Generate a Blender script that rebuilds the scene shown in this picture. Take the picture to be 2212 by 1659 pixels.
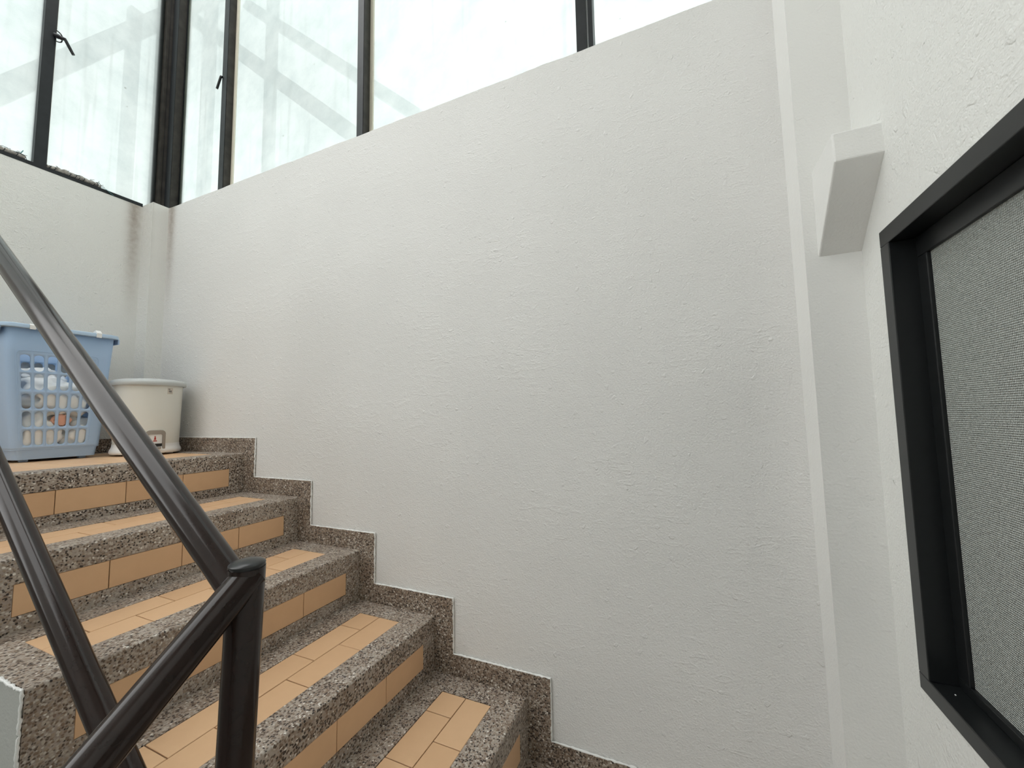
import bpy, bmesh, math, random
from mathutils import Vector, Matrix, noise
random.seed(7)
for o in list(bpy.data.objects): bpy.data.objects.remove(o, do_unlink=True)
S = bpy.context.scene
COL = S.collection

# ------------------------------------------------------------------ camera
cam_d = bpy.data.cameras.new('camera'); cam = bpy.data.objects.new('camera', cam_d); COL.objects.link(cam)
RT = Vector((0.91654037, 0.3995576, -0.01753473)); DN = Vector((-0.04725968, 0.06466405, -0.99678738)); FW = Vector((-0.39714011, 0.91442456, 0.07815018))
CAM = Vector((1.7734747, -1.15728834, 0.14030566))
cam.matrix_world = Matrix(((RT.x, -DN.x, -FW.x, CAM.x), (RT.y, -DN.y, -FW.y, CAM.y), (RT.z, -DN.z, -FW.z, CAM.z), (0, 0, 0, 1)))
cam_d.sensor_width = 36; cam_d.lens = 866.613 * 36 / 2212; cam_d.clip_start = 0.01; cam_d.clip_end = 200
S.camera = cam
# ------------------------------------------------------------------ sky and exposure
W = bpy.data.worlds.new('overcast_sky'); S.world = W; W.use_nodes = True
bg = W.node_tree.nodes['Background']
bg.inputs[0].default_value = (0.985, 1.0, 0.99, 1); bg.inputs[1].default_value = 1.0
S.view_settings.view_transform = 'Standard'; S.view_settings.look = 'None'; S.view_settings.gamma = 1
S.view_settings.use_curve_mapping = False
S.view_settings.exposure = 1.88
try:
    S.cycles.max_bounces = 6; S.cycles.diffuse_bounces = 4; S.cycles.glossy_bounces = 3; S.cycles.transmission_bounces = 4; S.cycles.transparent_max_bounces = 8; S.cycles.adaptive_threshold = 0.02
except Exception: pass

# ------------------------------------------------------------------ materials
def mat(name):
    m = bpy.data.materials.new(name); m.use_nodes = True
    nt = m.node_tree; b = nt.nodes['Principled BSDF']
    return m, nt, b
def N(nt, t, **kw):
    n = nt.nodes.new(t)
    for k, v in kw.items():
        if k.startswith('i_'): n.inputs[k[2:].replace('_', ' ')].default_value = v
        else: setattr(n, k, v)
    return n
def L(nt, a, b): nt.links.new(a, b)
def math_n(nt, op, a, b=None, c=None):
    n = nt.nodes.new('ShaderNodeMath'); n.operation = op
    for i, v in enumerate((a, b, c)):
        if v is None: continue
        if isinstance(v, (int, float)): n.inputs[i].default_value = v
        else: L(nt, v, n.inputs[i])
    return n.outputs[0]
def ramp(nt, fac, stops, interp='LINEAR'):
    r = nt.nodes.new('ShaderNodeValToRGB'); cr = r.color_ramp; cr.interpolation = interp
    while len(cr.elements) < len(stops): cr.elements.new(0.5)
    for e, (p, c) in zip(cr.elements, stops):
        e.position = p; e.color = (c, c, c, 1) if isinstance(c, (int, float)) else (*c, 1)
    L(nt, fac, r.inputs[0]); return r.outputs[0]
def tex_coord(nt): return N(nt, 'ShaderNodeTexCoord').outputs['Object']
def simple(name, col, rough=0.5, metal=0.0, spec=0.5, grain=0.0, gscale=80, bump=0.0, coat=0.0):
    m, nt, b = mat(name)
    b.inputs['Base Color'].default_value = (*col, 1); b.inputs['Roughness'].default_value = rough
    b.inputs['Metallic'].default_value = metal; b.inputs['Specular IOR Level'].default_value = spec
    b.inputs['Coat Weight'].default_value = coat
    co = tex_coord(nt); nz = N(nt, 'ShaderNodeTexNoise', i_Scale=gscale, i_Detail=4.0); L(nt, co, nz.inputs['Vector'])
    if grain:
        c = ramp(nt, nz.outputs[0], [(0.3, tuple(x * (1 - grain) for x in col)), (0.7, tuple(min(1, x * (1 + grain)) for x in col))])
        L(nt, c, b.inputs['Base Color'])
    if bump:
        bp = N(nt, 'ShaderNodeBump', i_Strength=bump, i_Distance=0.002); L(nt, nz.outputs[0], bp.inputs['Height']); L(nt, bp.outputs[0], b.inputs['Normal'])
    return m

def plaster(name, col, rel=1.0, seam=False, stains=()):
    m, nt, b = mat(name); co = tex_coord(nt)
    b.inputs['Roughness'].default_value = 0.55; b.inputs['Specular IOR Level'].default_value = 0.3
    fine = N(nt, 'ShaderNodeTexNoise', i_Scale=210.0, i_Detail=1.0, i_Roughness=0.6); L(nt, co, fine.inputs[0])
    mid = N(nt, 'ShaderNodeTexNoise', i_Scale=42.0, i_Detail=2.0, i_Roughness=0.6); L(nt, co, mid.inputs[0])
    big = N(nt, 'ShaderNodeTexNoise', i_Scale=3.5, i_Detail=0.0); L(nt, co, big.inputs[0])
    mp = N(nt, 'ShaderNodeMapping'); mp.inputs['Rotation'].default_value = (0.3, 0.7, 0.2); mp.inputs['Scale'].default_value = (14, 14, 46); L(nt, co, mp.inputs[0])
    drag = N(nt, 'ShaderNodeTexNoise', i_Scale=1.0, i_Detail=1.0); L(nt, mp.outputs[0], drag.inputs[0])
    dr = ramp(nt, drag.outputs[0], [(0.56, 0.0), (0.64, 1.0), (0.70, 0.15)])
    msk = ramp(nt, big.outputs[0], [(0.42, 0.08), (0.62, 1.0)])
    vo = N(nt, 'ShaderNodeTexNoise', i_Scale=52.0, i_Detail=0.0); L(nt, co, vo.inputs[0])
    pim = ramp(nt, vo.outputs[0], [(0.735, 0.0), (0.80, 1.0)])
    h = math_n(nt, 'MULTIPLY', fine.outputs[0], 0.60)
    h = math_n(nt, 'MULTIPLY_ADD', mid.outputs[0], 0.62, h)
    h = math_n(nt, 'MULTIPLY_ADD', math_n(nt, 'MULTIPLY', dr, msk), 0.20, h)
    h = math_n(nt, 'MULTIPLY_ADD', pim, 0.35, h)
    h = math_n(nt, 'MULTIPLY_ADD', big.outputs[0], 2.2, h)
    if seam:      # hairline joints in the render coat, two thin vertical lines
        sx = N(nt, 'ShaderNodeSeparateXYZ'); L(nt, co, sx.inputs[0])
        for x0, d in ((1.083, 0.35), (1.018, 0.14), (0.30, 0.1)):
            dx = math_n(nt, 'ABSOLUTE', math_n(nt, 'SUBTRACT', sx.outputs[0], x0))
            h = math_n(nt, 'SUBTRACT', h, math_n(nt, 'MULTIPLY', math_n(nt, 'LESS_THAN', dx, 0.0012), d))
    bp = N(nt, 'ShaderNodeBump', i_Strength=0.8 * rel, i_Distance=0.0030); L(nt, h, bp.inputs['Height']); L(nt, bp.outputs[0], b.inputs['Normal'])
    c = ramp(nt, big.outputs[0], [(0.3, tuple(x * 0.975 for x in col)), (0.7, col)])
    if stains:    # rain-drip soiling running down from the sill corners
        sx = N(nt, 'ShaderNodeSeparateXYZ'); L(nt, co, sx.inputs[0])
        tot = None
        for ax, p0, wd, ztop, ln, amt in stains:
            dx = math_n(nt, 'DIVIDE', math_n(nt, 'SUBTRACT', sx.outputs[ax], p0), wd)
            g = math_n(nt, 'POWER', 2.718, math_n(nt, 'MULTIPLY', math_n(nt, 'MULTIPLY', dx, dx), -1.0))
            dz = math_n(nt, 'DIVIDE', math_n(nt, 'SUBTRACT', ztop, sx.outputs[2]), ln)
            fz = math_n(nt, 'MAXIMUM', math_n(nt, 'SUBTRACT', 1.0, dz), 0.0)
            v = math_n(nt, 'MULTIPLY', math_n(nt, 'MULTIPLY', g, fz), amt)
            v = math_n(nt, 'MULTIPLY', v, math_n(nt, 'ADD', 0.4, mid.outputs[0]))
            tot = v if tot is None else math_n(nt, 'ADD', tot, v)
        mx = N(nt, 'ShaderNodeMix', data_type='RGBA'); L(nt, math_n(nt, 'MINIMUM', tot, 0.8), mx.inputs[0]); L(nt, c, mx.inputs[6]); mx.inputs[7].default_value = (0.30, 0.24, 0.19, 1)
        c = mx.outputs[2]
    L(nt, c, b.inputs['Base Color'])
    return m

def pebble(name, scale=205.0, cem_a=(0.31, 0.25, 0.205), cem_b=(0.43, 0.375, 0.325), shift=0.05):
    m, nt, b = mat(name); co = tex_coord(nt)
    b.inputs['Roughness'].default_value = 0.5
    wob = N(nt, 'ShaderNodeTexNoise', i_Scale=120.0); L(nt, co, wob.inputs[0])
    add = N(nt, 'ShaderNodeVectorMath', operation='MULTIPLY_ADD'); L(nt, wob.outputs['Color'], add.inputs[0]); add.inputs[1].default_value = (0.003, 0.003, 0.003); L(nt, co, add.inputs[2])
    vo = N(nt, 'ShaderNodeTexVoronoi', i_Scale=scale); L(nt, add.outputs[0], vo.inputs['Vector'])
    sp = N(nt, 'ShaderNodeSeparateColor'); L(nt, vo.outputs['Color'], sp.inputs[0])
    stone = ramp(nt, sp.outputs[0], [(0.0, (0.030, 0.020, 0.016)), (0.11 + shift, (0.105, 0.070, 0.048)), (0.27 + shift, (0.215, 0.150, 0.105)), (0.45 + shift, (0.34, 0.265, 0.20)), (0.64 + shift * 0.7, (0.44, 0.375, 0.31)), (0.84 + shift * 0.4, (0.53, 0.48, 0.42)), (0.965, (0.78, 0.74, 0.68))], 'CONSTANT')
    edge = ramp(nt, vo.outputs['Distance'], [(0.46, 0.0), (0.66, 1.0)])
    big = N(nt, 'ShaderNodeTexNoise', i_Scale=16.0, i_Detail=3.0); L(nt, co, big.inputs[0])
    cem = ramp(nt, big.outputs[0], [(0.35, cem_a), (0.65, cem_b)])
    mx = N(nt, 'ShaderNodeMix', data_type='RGBA'); L(nt, edge, mx.inputs[0]); L(nt, stone, mx.inputs[6]); L(nt, cem, mx.inputs[7])
    # patches where cement slurry covers the stones
    cov = ramp(nt, big.outputs[0], [(0.60, 0.0), (0.78, 0.55)])
    m2 = N(nt, 'ShaderNodeMix', data_type='RGBA'); L(nt, cov, m2.inputs[0]); L(nt, mx.outputs[2], m2.inputs[6]); m2.inputs[7].default_value = (*cem_b, 1)
    L(nt, m2.outputs[2], b.inputs['Base Color'])
    hh = math_n(nt, 'SUBTRACT', 1.0, vo.outputs['Distance'])
    bp = N(nt, 'ShaderNodeBump', i_Strength=0.55, i_Distance=0.0022); L(nt, hh, bp.inputs['Height']); L(nt, bp.outputs[0], b.inputs['Normal'])
    return m

def tile_mat(name):
    m, nt, b = mat(name); co = tex_coord(nt)
    b.inputs['Roughness'].default_value = 0.42
    oi = N(nt, 'ShaderNodeObjectInfo')
    nz = N(nt, 'ShaderNodeTexNoise', i_Scale=35.0, i_Detail=5.0); L(nt, co, nz.inputs[0])
    f = math_n(nt, 'MULTIPLY_ADD', oi.outputs['Random'], 0.5, math_n(nt, 'MULTIPLY', nz.outputs[0], 0.5))
    c = ramp(nt, f, [(0.15, (0.68, 0.425, 0.24)), (0.85, (0.76, 0.495, 0.29))])
    L(nt, c, b.inputs['Base Color'])
    fn = N(nt, 'ShaderNodeTexNoise', i_Scale=400.0); L(nt, co, fn.inputs[0])
    bp = N(nt, 'ShaderNodeBump', i_Strength=0.06, i_Distance=0.001); L(nt, fn.outputs[0], bp.inputs['Height']); L(nt, bp.outputs[0], b.inputs['Normal'])
    return m

def frosted(name):
    m, nt, b = mat(name); out = nt.nodes['Material Output']; nt.nodes.remove(b); co = tex_coord(nt)
    tr = N(nt, 'ShaderNodeBsdfTransparent'); tr.inputs[0].default_value = (0.50, 0.54, 0.535, 1)
    tl = N(nt, 'ShaderNodeBsdfTranslucent'); tl.inputs[0].default_value = (0.40, 0.425, 0.422, 1)
    tlc = N(nt, 'ShaderNodeTexNoise', i_Scale=7.0, i_Detail=6.0, i_Roughness=0.65); L(nt, co, tlc.inputs[0])
    L(nt, ramp(nt, tlc.outputs[0], [(0.32, (0.345, 0.375, 0.372)), (0.62, (0.425, 0.445, 0.44))]), tl.inputs[0])
    nz = N(nt, 'ShaderNodeTexNoise', i_Scale=4.0, i_Detail=5.0); L(nt, co, nz.inputs[0])
    fn = N(nt, 'ShaderNodeTexNoise', i_Scale=420.0); L(nt, co, fn.inputs[0])
    L(nt, ramp(nt, nz.outputs[0], [(0.30, (0.27, 0.30, 0.298)), (0.66, (0.36, 0.385, 0.38))]), tr.inputs[0])
    f = math_n(nt, 'MULTIPLY_ADD', nz.outputs[0], 0.14, 0.72); f = math_n(nt, 'MULTIPLY_ADD', fn.outputs[0], 0.12, f)
    mx = N(nt, 'ShaderNodeMixShader'); L(nt, f, mx.inputs[0]); L(nt, tr.outputs[0], mx.inputs[1]); L(nt, tl.outputs[0], mx.inputs[2])
    # dirt specks and runs
    vo = N(nt, 'ShaderNodeTexVoronoi', i_Scale=9.0); L(nt, co, vo.inputs['Vector'])
    sk = ramp(nt, vo.outputs['Distance'], [(0.02, 0.7), (0.05, 0.0)])
    mp = N(nt, 'ShaderNodeMapping'); mp.inputs['Scale'].default_value = (40, 40, 1.6); L(nt, co, mp.inputs[0])
    rn = N(nt, 'ShaderNodeTexNoise', i_Scale=1.0, i_Detail=4.0); L(nt, mp.outputs[0], rn.inputs[0])
    rr = ramp(nt, rn.outputs[0], [(0.56, 0.0), (0.72, 0.16)])
    df = N(nt, 'ShaderNodeBsdfDiffuse'); df.inputs[0].default_value = (0.36, 0.38, 0.36, 1)
    m2 = N(nt, 'ShaderNodeMixShader'); L(nt, math_n(nt, 'MAXIMUM', sk, rr), m2.inputs[0]); L(nt, mx.outputs[0], m2.inputs[1]); L(nt, df.outputs[0], m2.inputs[2])
    L(nt, m2.outputs[0], out.inputs[0]); return m
def clear_glass(name):
    m, nt, b = mat(name); out = nt.nodes['Material Output']; nt.nodes.remove(b)
    tr = N(nt, 'ShaderNodeBsdfTransparent'); tr.inputs[0].default_value = (0.93, 0.97, 0.96, 1); L(nt, tr.outputs[0], out.inputs[0]); return m
def obscure_glass(name):
    m, nt, b = mat(name); co = tex_coord(nt)
    b.inputs['Base Color'].default_value = (0.56, 0.585, 0.55, 1); b.inputs['Roughness'].default_value = 0.30; b.inputs['Specular IOR Level'].default_value = 0.6
    sx = N(nt, 'ShaderNodeSeparateXYZ'); L(nt, co, sx.inputs[0])
    k = 2 * math.pi / 0.0062
    a = math_n(nt, 'SINE', math_n(nt, 'MULTIPLY', math_n(nt, 'ADD', sx.outputs[1], sx.outputs[2]), k))
    c = math_n(nt, 'SINE', math_n(nt, 'MULTIPLY', math_n(nt, 'SUBTRACT', sx.outputs[1], sx.outputs[2]), k))
    h = math_n(nt, 'MULTIPLY', a, c)
    bp = N(nt, 'ShaderNodeBump', i_Strength=1.0, i_Distance=0.0018); L(nt, h, bp.inputs['Height']); L(nt, bp.outputs[0], b.inputs['Normal'])
    return m

M_WALL = plaster('white_plaster', (0.775, 0.765, 0.745), 1.0, seam=True, stains=((0, -0.665, 0.035, 1.27, 0.6, 0.85),))  # toned down against the right wall to deepen the light contrast
M_WALL2 = plaster('white_plaster_lit', (0.81, 0.81, 0.78), 1.0)  # whiter than the front wall: its stronger light put into the colour
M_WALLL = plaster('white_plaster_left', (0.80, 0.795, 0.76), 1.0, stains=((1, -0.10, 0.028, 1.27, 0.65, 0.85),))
M_SMOOTH = plaster('white_paint_smooth', (0.82, 0.815, 0.79), 0.5)
M_GREY = plaster('grey_paint', (0.45, 0.455, 0.425), 0.35)
M_PLAIN = simple('low_bounce_grey', (0.52, 0.52, 0.50), 0.7)  # grey for unseen walls and roof, darkened to cut bounced light
M_BEAD = simple('white_paint_bead', (0.86, 0.86, 0.84), 0.4, bump=0.4, gscale=300)
M_PEB = pebble('washed_pebble')
M_SKIRT = pebble('brown_pebble_skirting', 215.0, (0.22, 0.165, 0.125), (0.29, 0.235, 0.19), 0.12)
M_TILE = tile_mat('terracotta_tile')
M_GROUT = simple('dark_grout', (0.09, 0.05, 0.03), 0.9)
M_RAIL = simple('brown_black_enamel', (0.017, 0.009, 0.007), 0.15, spec=0.36, grain=0.15, gscale=40)
M_CAP = simple('black_plastic_cap', (0.012, 0.012, 0.012), 0.28, bump=0.05, gscale=200)
M_FRAME = simple('dark_aluminium', (0.013, 0.015, 0.017), 0.42, spec=0.35, grain=0.25, gscale=30)
M_FRAMEB = simple('brown_grey_aluminium', (0.036, 0.032, 0.027), 0.5, spec=0.3, grain=0.4, gscale=25)  # brown-grey tone, lighter than the dark frame metal
M_BLACK = simple('black_metal', (0.006, 0.007, 0.009), 0.35)
M_WFRAME = simple('black_window_enamel', (0.011, 0.012, 0.013), 0.32, spec=0.4, grain=0.1, gscale=60)
M_SEAL = simple('aged_sealant', (0.72, 0.68, 0.56), 0.6)
M_FROST = frosted('frosted_glass'); M_CLEAR = clear_glass('clear_glass'); M_OBS = obscure_glass('obscure_glass')
M_STEEL = simple('pale_painted_steel', (0.62, 0.64, 0.63), 0.6)
M_CONC = simple('concrete', (0.35, 0.35, 0.34), 0.85, grain=0.1, gscale=6)
M_BLUE = simple('blue_plastic', (0.40, 0.55, 0.77), 0.42, bump=0.03, gscale=300)
M_BLUE2 = simple('blue_plastic_rim', (0.46, 0.60, 0.76), 0.4)
M_CREAM = simple('cream_plastic', (0.77, 0.755, 0.69), 0.38, bump=0.03, gscale=250)
M_LID = simple('pale_grey_plastic', (0.55, 0.57, 0.56), 0.35)
M_WHITEP = simple('white_plastic', (0.85, 0.85, 0.84), 0.4)
M_TAUPE = simple('taupe_plastic', (0.33, 0.29, 0.25), 0.45)
M_BLK = simple('black_plastic', (0.01, 0.01, 0.01), 0.5)
M_RED = simple('red_print', (0.42, 0.03, 0.02), 0.5)
M_INK = simple('dark_print', (0.06, 0.05, 0.05), 0.5)
M_LABEL = simple('beige_label', (0.62, 0.56, 0.48), 0.5)
M_BAG = simple('white_bag_film', (0.88, 0.88, 0.86), 0.3, bump=0.2, gscale=40)
M_PEACH = simple('peach_wrapper', (0.80, 0.42, 0.30), 0.4, bump=0.2, gscale=40)
M_CLOTH = simple('dirty_grey_cloth', (0.36, 0.34, 0.31), 0.9, grain=0.5, gscale=90, bump=0.6)
M_TWINE = simple('dark_twine', (0.03, 0.035, 0.035), 0.8)
M_TEAL = simple('teal_string', (0.10, 0.26, 0.27), 0.7)

# ------------------------------------------------------------------ mesh helpers
class MB:
    def __init__(s): s.v = []; s.f = []; s.m = []; s.smooth = set()
    def add(s, vs, fs, mi=0, smooth=False):
        o = len(s.v); s.v += [tuple(v) for v in vs]
        for f in fs:
            if smooth: s.smooth.add(len(s.f))
            s.f.append(tuple(i + o for i in f)); s.m.append(mi)
        return s
    def box(s, x0, x1, y0, y1, z0, z1, mi=0):
        x0, x1 = min(x0, x1), max(x0, x1); y0, y1 = min(y0, y1), max(y0, y1); z0, z1 = min(z0, z1), max(z0, z1)
        vs = [(x0, y0, z0), (x1, y0, z0), (x1, y1, z0), (x0, y1, z0), (x0, y0, z1), (x1, y0, z1), (x1, y1, z1), (x0, y1, z1)]
        return s.add(vs, [(0, 3, 2, 1), (4, 5, 6, 7), (0, 1, 5, 4), (1, 2, 6, 5), (2, 3, 7, 6), (3, 0, 4, 7)], mi)
    def bevel_box(s, x0, x1, y0, y1, z0, z1, b=0.001, mi=0):
        # box whose top (z1) edges are chamfered
        x0, x1 = min(x0, x1), max(x0, x1); y0, y1 = min(y0, y1), max(y0, y1)
        r = [(x0, y0), (x1, y0), (x1, y1), (x0, y1)]; q = [(x0 + b, y0 + b), (x1 - b, y0 + b), (x1 - b, y1 - b), (x0 + b, y1 - b)]
        vs = [(x, y, z0) for x, y in r] + [(x, y, z1 - b) for x, y in r] + [(x, y, z1) for x, y in q]
        fs = [(3, 2, 1, 0), (8, 9, 10, 11)]
        for i in range(4):
            j = (i + 1) % 4; fs += [(i, j, 4 + j, 4 + i), (4 + i, 4 + j, 8 + j, 8 + i)]
        return s.add(vs, fs, mi)
    def prism(s, prof, axis, a, b, mi=0, smooth=False):
        # prof: ccw list of 2d points; axis 'y': (x,z) extruded in y; 'x': (y,z); 'z': (x,y)
        n = len(prof)
        def P(p, t): return {'y': (p[0], t, p[1]), 'x': (t, p[0], p[1]), 'z': (p[0], p[1], t)}[axis]
        vs = [P(p, a) for p in prof] + [P(p, b) for p in prof]
        s.add(vs, [tuple(range(n))[::-1], tuple(range(n, 2 * n))], mi)
        s.add(vs, [(i, (i + 1) % n, n + (i + 1) % n, n + i) for i in range(n)], mi, smooth)
        return s
    def tube(s, pts, r, seg=16, mi=0, cap=True):
        pts = [Vector(p) for p in pts]; n = len(pts); rs = r if isinstance(r, (list, tuple)) else [r] * n
        t0 = (pts[1] - pts[0]).normalized(); up = Vector((0, 0, 1)) if abs(t0.z) < 0.9 else Vector((1, 0, 0))
        a = t0.cross(up).normalized(); vs = []
        for i, p in enumerate(pts):
            t = ((pts[min(i + 1, n - 1)] - pts[max(i - 1, 0)])).normalized(); a = (a - t * a.dot(t)).normalized(); b = t.cross(a)
            for k in range(seg):
                th = 2 * math.pi * k / seg; vs.append(p + (a * math.cos(th) + b * math.sin(th)) * rs[i])
        fs = [(i * seg + k, i * seg + (k + 1) % seg, (i + 1) * seg + (k + 1) % seg, (i + 1) * seg + k) for i in range(n - 1) for k in range(seg)]
        s.add(vs, fs, mi, True)
        if cap: s.add(vs, [tuple(range(seg))[::-1], tuple(range((n - 1) * seg, n * seg))], mi)
        return s
    def lathe(s, prof, cx=0, cy=0, seg=48, mi=0, smooth=True):
        vs = []; n = len(prof)
        for r, z in prof:
            for k in range(seg):
                th = 2 * math.pi * k / seg; vs.append((cx + r * math.cos(th), cy + r * math.sin(th), z))
        fs = [(i * seg + k, i * seg + (k + 1) % seg, (i + 1) * seg + (k + 1) % seg, (i + 1) * seg + k) for i in range(n - 1) for k in range(seg)]
        s.add(vs, fs, mi, smooth)
        s.add(vs, [tuple(range(seg))[::-1], tuple(range((n - 1) * seg, n * seg))], mi)
        return s
    def build(s, name, mats, parent=None, recalc=True, sharp=None):
        me = bpy.data.meshes.new(name); me.from_pydata(s.v, [], s.f)
        for m in (mats if isinstance(mats, (list, tuple)) else [mats]): me.materials.append(m)
        for p, mi in zip(me.polygons, s.m): p.material_index = mi
        for i in s.smooth: me.polygons[i].use_smooth = True
        if recalc or sharp:
            bm = bmesh.new(); bm.from_mesh(me); bmesh.ops.remove_doubles(bm, verts=bm.verts, dist=1e-6)
            bmesh.ops.recalc_face_normals(bm, faces=bm.faces); bm.to_mesh(me); bm.free()
        if s.smooth:
            try: me.set_sharp_from_angle(angle=math.radians(40))
            except Exception: pass
        me.update()
        o = bpy.data.objects.new(name, me); COL.objects.link(o)
        if parent: o.parent = parent
        return o
def empty(name, loc=(0, 0, 0), rz=0):
    o = bpy.data.objects.new(name, None); COL.objects.link(o); o.location = loc; o.rotation_euler = (0, 0, rz); o.empty_display_size = 0.05; return o
def tag(o, label, cat, group=None):
    o['label'] = label; o['category'] = cat
    if group: o['group'] = group
    return o
def struct(o): o['kind'] = 'structure'; return o
def lab(o, label): o['label'] = label; return o
def share(name, src, parent, loc):
    o = bpy.data.objects.new(name, src.data); COL.objects.link(o); o.parent = parent; o.location = loc; return o

# ------------------------------------------------------------------ dimensions (metres; landing level is 0)
XB, XC, DC = -0.79, -0.694, 0.068        # left wall, corner column
XP, DP, XR = 2.0288, 0.1081, 2.1265      # pilaster side, pilaster depth, right wall
ZT = 1.2657                              # sill height
SX = [-0.0061, 0.3341, 0.6551, 0.9804, 1.3050]; SZ = [-0.0024, -0.1681, -0.3380, -0.5107, -0.6808, -0.8500]
WID = 0.811
TA, TB, TE, TL = 0.0816, 0.246, 0.0783, 0.742
RA, RB, RE = 0.0599, 0.134, 0.063
SK_S, SK_H = 0.0717, 0.0648
FLOOR = -2.9
LW = 1.65                                # left wall and window end here; unseen gap beyond, opened for side light

# ------------------------------------------------------------------ walls
def wavy(a, b, n, z, amp, seed):
    r = random.Random(seed); out = []
    for i in range(n + 1):
        x = a + (b - a) * i / n
        out.append((x, z + amp * (noise.noise(Vector((x * 9, seed, 0))) + 0.6 * noise.noise(Vector((x * 31, seed, 3))))))
    return out
top = wavy(XB, XP + 0.1, 150, ZT, 0.0030, 2)
prof = [(XB - 0.13, FLOOR), (XP + 0.2, FLOOR)] + top[::-1] + [(XB - 0.13, ZT)]
struct(lab(MB().prism(prof, 'y', 0.0, 0.13).build('wall_front', M_WALL), 'white plastered wall beside the stairs'))
prof = [(0.13, FLOOR), (-LW, FLOOR)] + [(y, z) for y, z in wavy(-LW, 0.0, 120, ZT, 0.0012, 5)] + [(0.13, ZT)]
struct(MB().prism(prof, 'x', XB - 0.13, XB).build('wall_left', M_WALLL))
struct(MB().box(XB - 0.13, XB, -LW, -3.2, FLOOR, 0.25).build('light_block_parapet', M_PLAIN))  # unseen parapet, added to keep low side light out
b = MB(); b.box(XB - 0.02, XC, -DC, 0.06, 0.0, ZT + 0.002)
struct(b.build('corner_column', M_WALLL))
# right wall with the window opening
WY0, WY1, WZ0, WZ1 = -0.2007, -1.25, -0.343, 0.4732
b = MB()
b.box(XR, XR + 0.16, 0.13, WY0, FLOOR, 3.4); b.box(XR, XR + 0.16, WY1, -3.2, FLOOR, 3.4)
b.box(XR, XR + 0.16, WY0, WY1, FLOOR, WZ0); b.box(XR, XR + 0.16, WY0, WY1, WZ1, 3.4)
struct(b.build('wall_right', M_WALL2))
# pilaster: slightly out of plumb, as built
b = MB()
def pil(z): k = (z + 0.5) / 1.6; return (2.0335 - 0.0085 * k, 2.031 - 0.0058 * k)
zs = [FLOOR, -0.6, 0.3, 1.1, 3.4]; vs = []
for z in zs:
    xa, xb_ = pil(max(-1.2, min(z, 1.6))); vs += [(xa, 0.02, z), (xb_, -DP, z), (XR + 0.03, -DP, z), (XR + 0.03, 0.02, z)]
fs = [(0, 3, 2, 1), tuple(range(16, 20))]
for i in range(4):
    for k in range(4): fs.append((i * 4 + k, i * 4 + (k + 1) % 4, i * 4 + 4 + (k + 1) % 4, i * 4 + 4 + k))
struct(b.add(vs, fs).build('wall_pilaster', M_SMOOTH))
# corbel on the pilaster
b = MB(); prof = [(-DP + 0.01, 0.668), (-0.241, 0.668), (-0.2435, 0.610), (-DP, 0.4725), (-DP + 0.01, 0.4725)]
o = b.prism(prof, 'x', 2.0517, XR + 0.01).build('corbel', M_SMOOTH)
bv = o.modifiers.new('edge', 'BEVEL'); bv.width = 0.003; bv.segments = 2
struct(lab(o, 'white plastered sloping corbel on the corner pilaster'))
# unseen wall behind the viewer, added to limit light from behind
struct(MB().box(XB - 0.13, XR + 0.16, -3.2, -3.33, FLOOR, 3.4).build('wall_back', M_PLAIN))
# unseen roof slab, added to cut top light on the right; rest left open
struct(MB().box(0.65, XR + 0.16, -3.33, 0.13, 3.4, 3.55).build('ceiling_light_block', M_PLAIN))
# lowest floor level
struct(MB().box(XB - 0.13, XR + 0.16, -3.33, 0.13, FLOOR - 0.1, FLOOR).build('floor', M_CONC))
struct(MB().box(-30, 30, -30, 30, -6.2, -6.0).build('ground', M_CONC))

# ------------------------------------------------------------------ stairs
def tile_box(dx, dy):     # flat tile, local origin at its corner (x+, y-), face up
    b = MB(); b.bevel_box(0, dx, 0, -dy, -0.005, -0.0009, 0.0009); return b
def add_tread_tiles(parent, x_front, z, first=True, y_end=TL, rows=2, j=0.0013):
    tw = (TB - TA) / 2; ln = 0.1675
    for r in range(rows):
        xa = x_front - tw * (r + 1); y = TE; k = 0
        while y < y_end - 0.01:
            l = ln / 2 if (r % 2 == 1 and k == 0) else ln
            l = min(l, y_end - y)
            t = tile_box(tw - 2 * j, l - 2 * j).build('tread_tile', M_TILE, parent, recalc=False); t.location = (xa + j, -(y + j), z + random.uniform(-0.0004, 0.0003)); y += l; k += 1
def add_riser_tiles(parent, x, z, j=0.0009):
    y = RE; ln = (TL - RE) / 4
    for k in range(4):
        b = MB(); b.bevel_box(RA + j - 0, RB - j, 0, ln - 2 * j, -0.005, -0.0009, 0.0008)
        # local (x,y,z)->(depth): face +x
        b.v = [(vz, -vy, -vx) for vx, vy, vz in b.v]
        t = b.build('riser_tile', M_TILE, parent); t.location = (x, -(y + j), z + random.uniform(-0.0004, 0.0004)); y += ln
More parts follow.
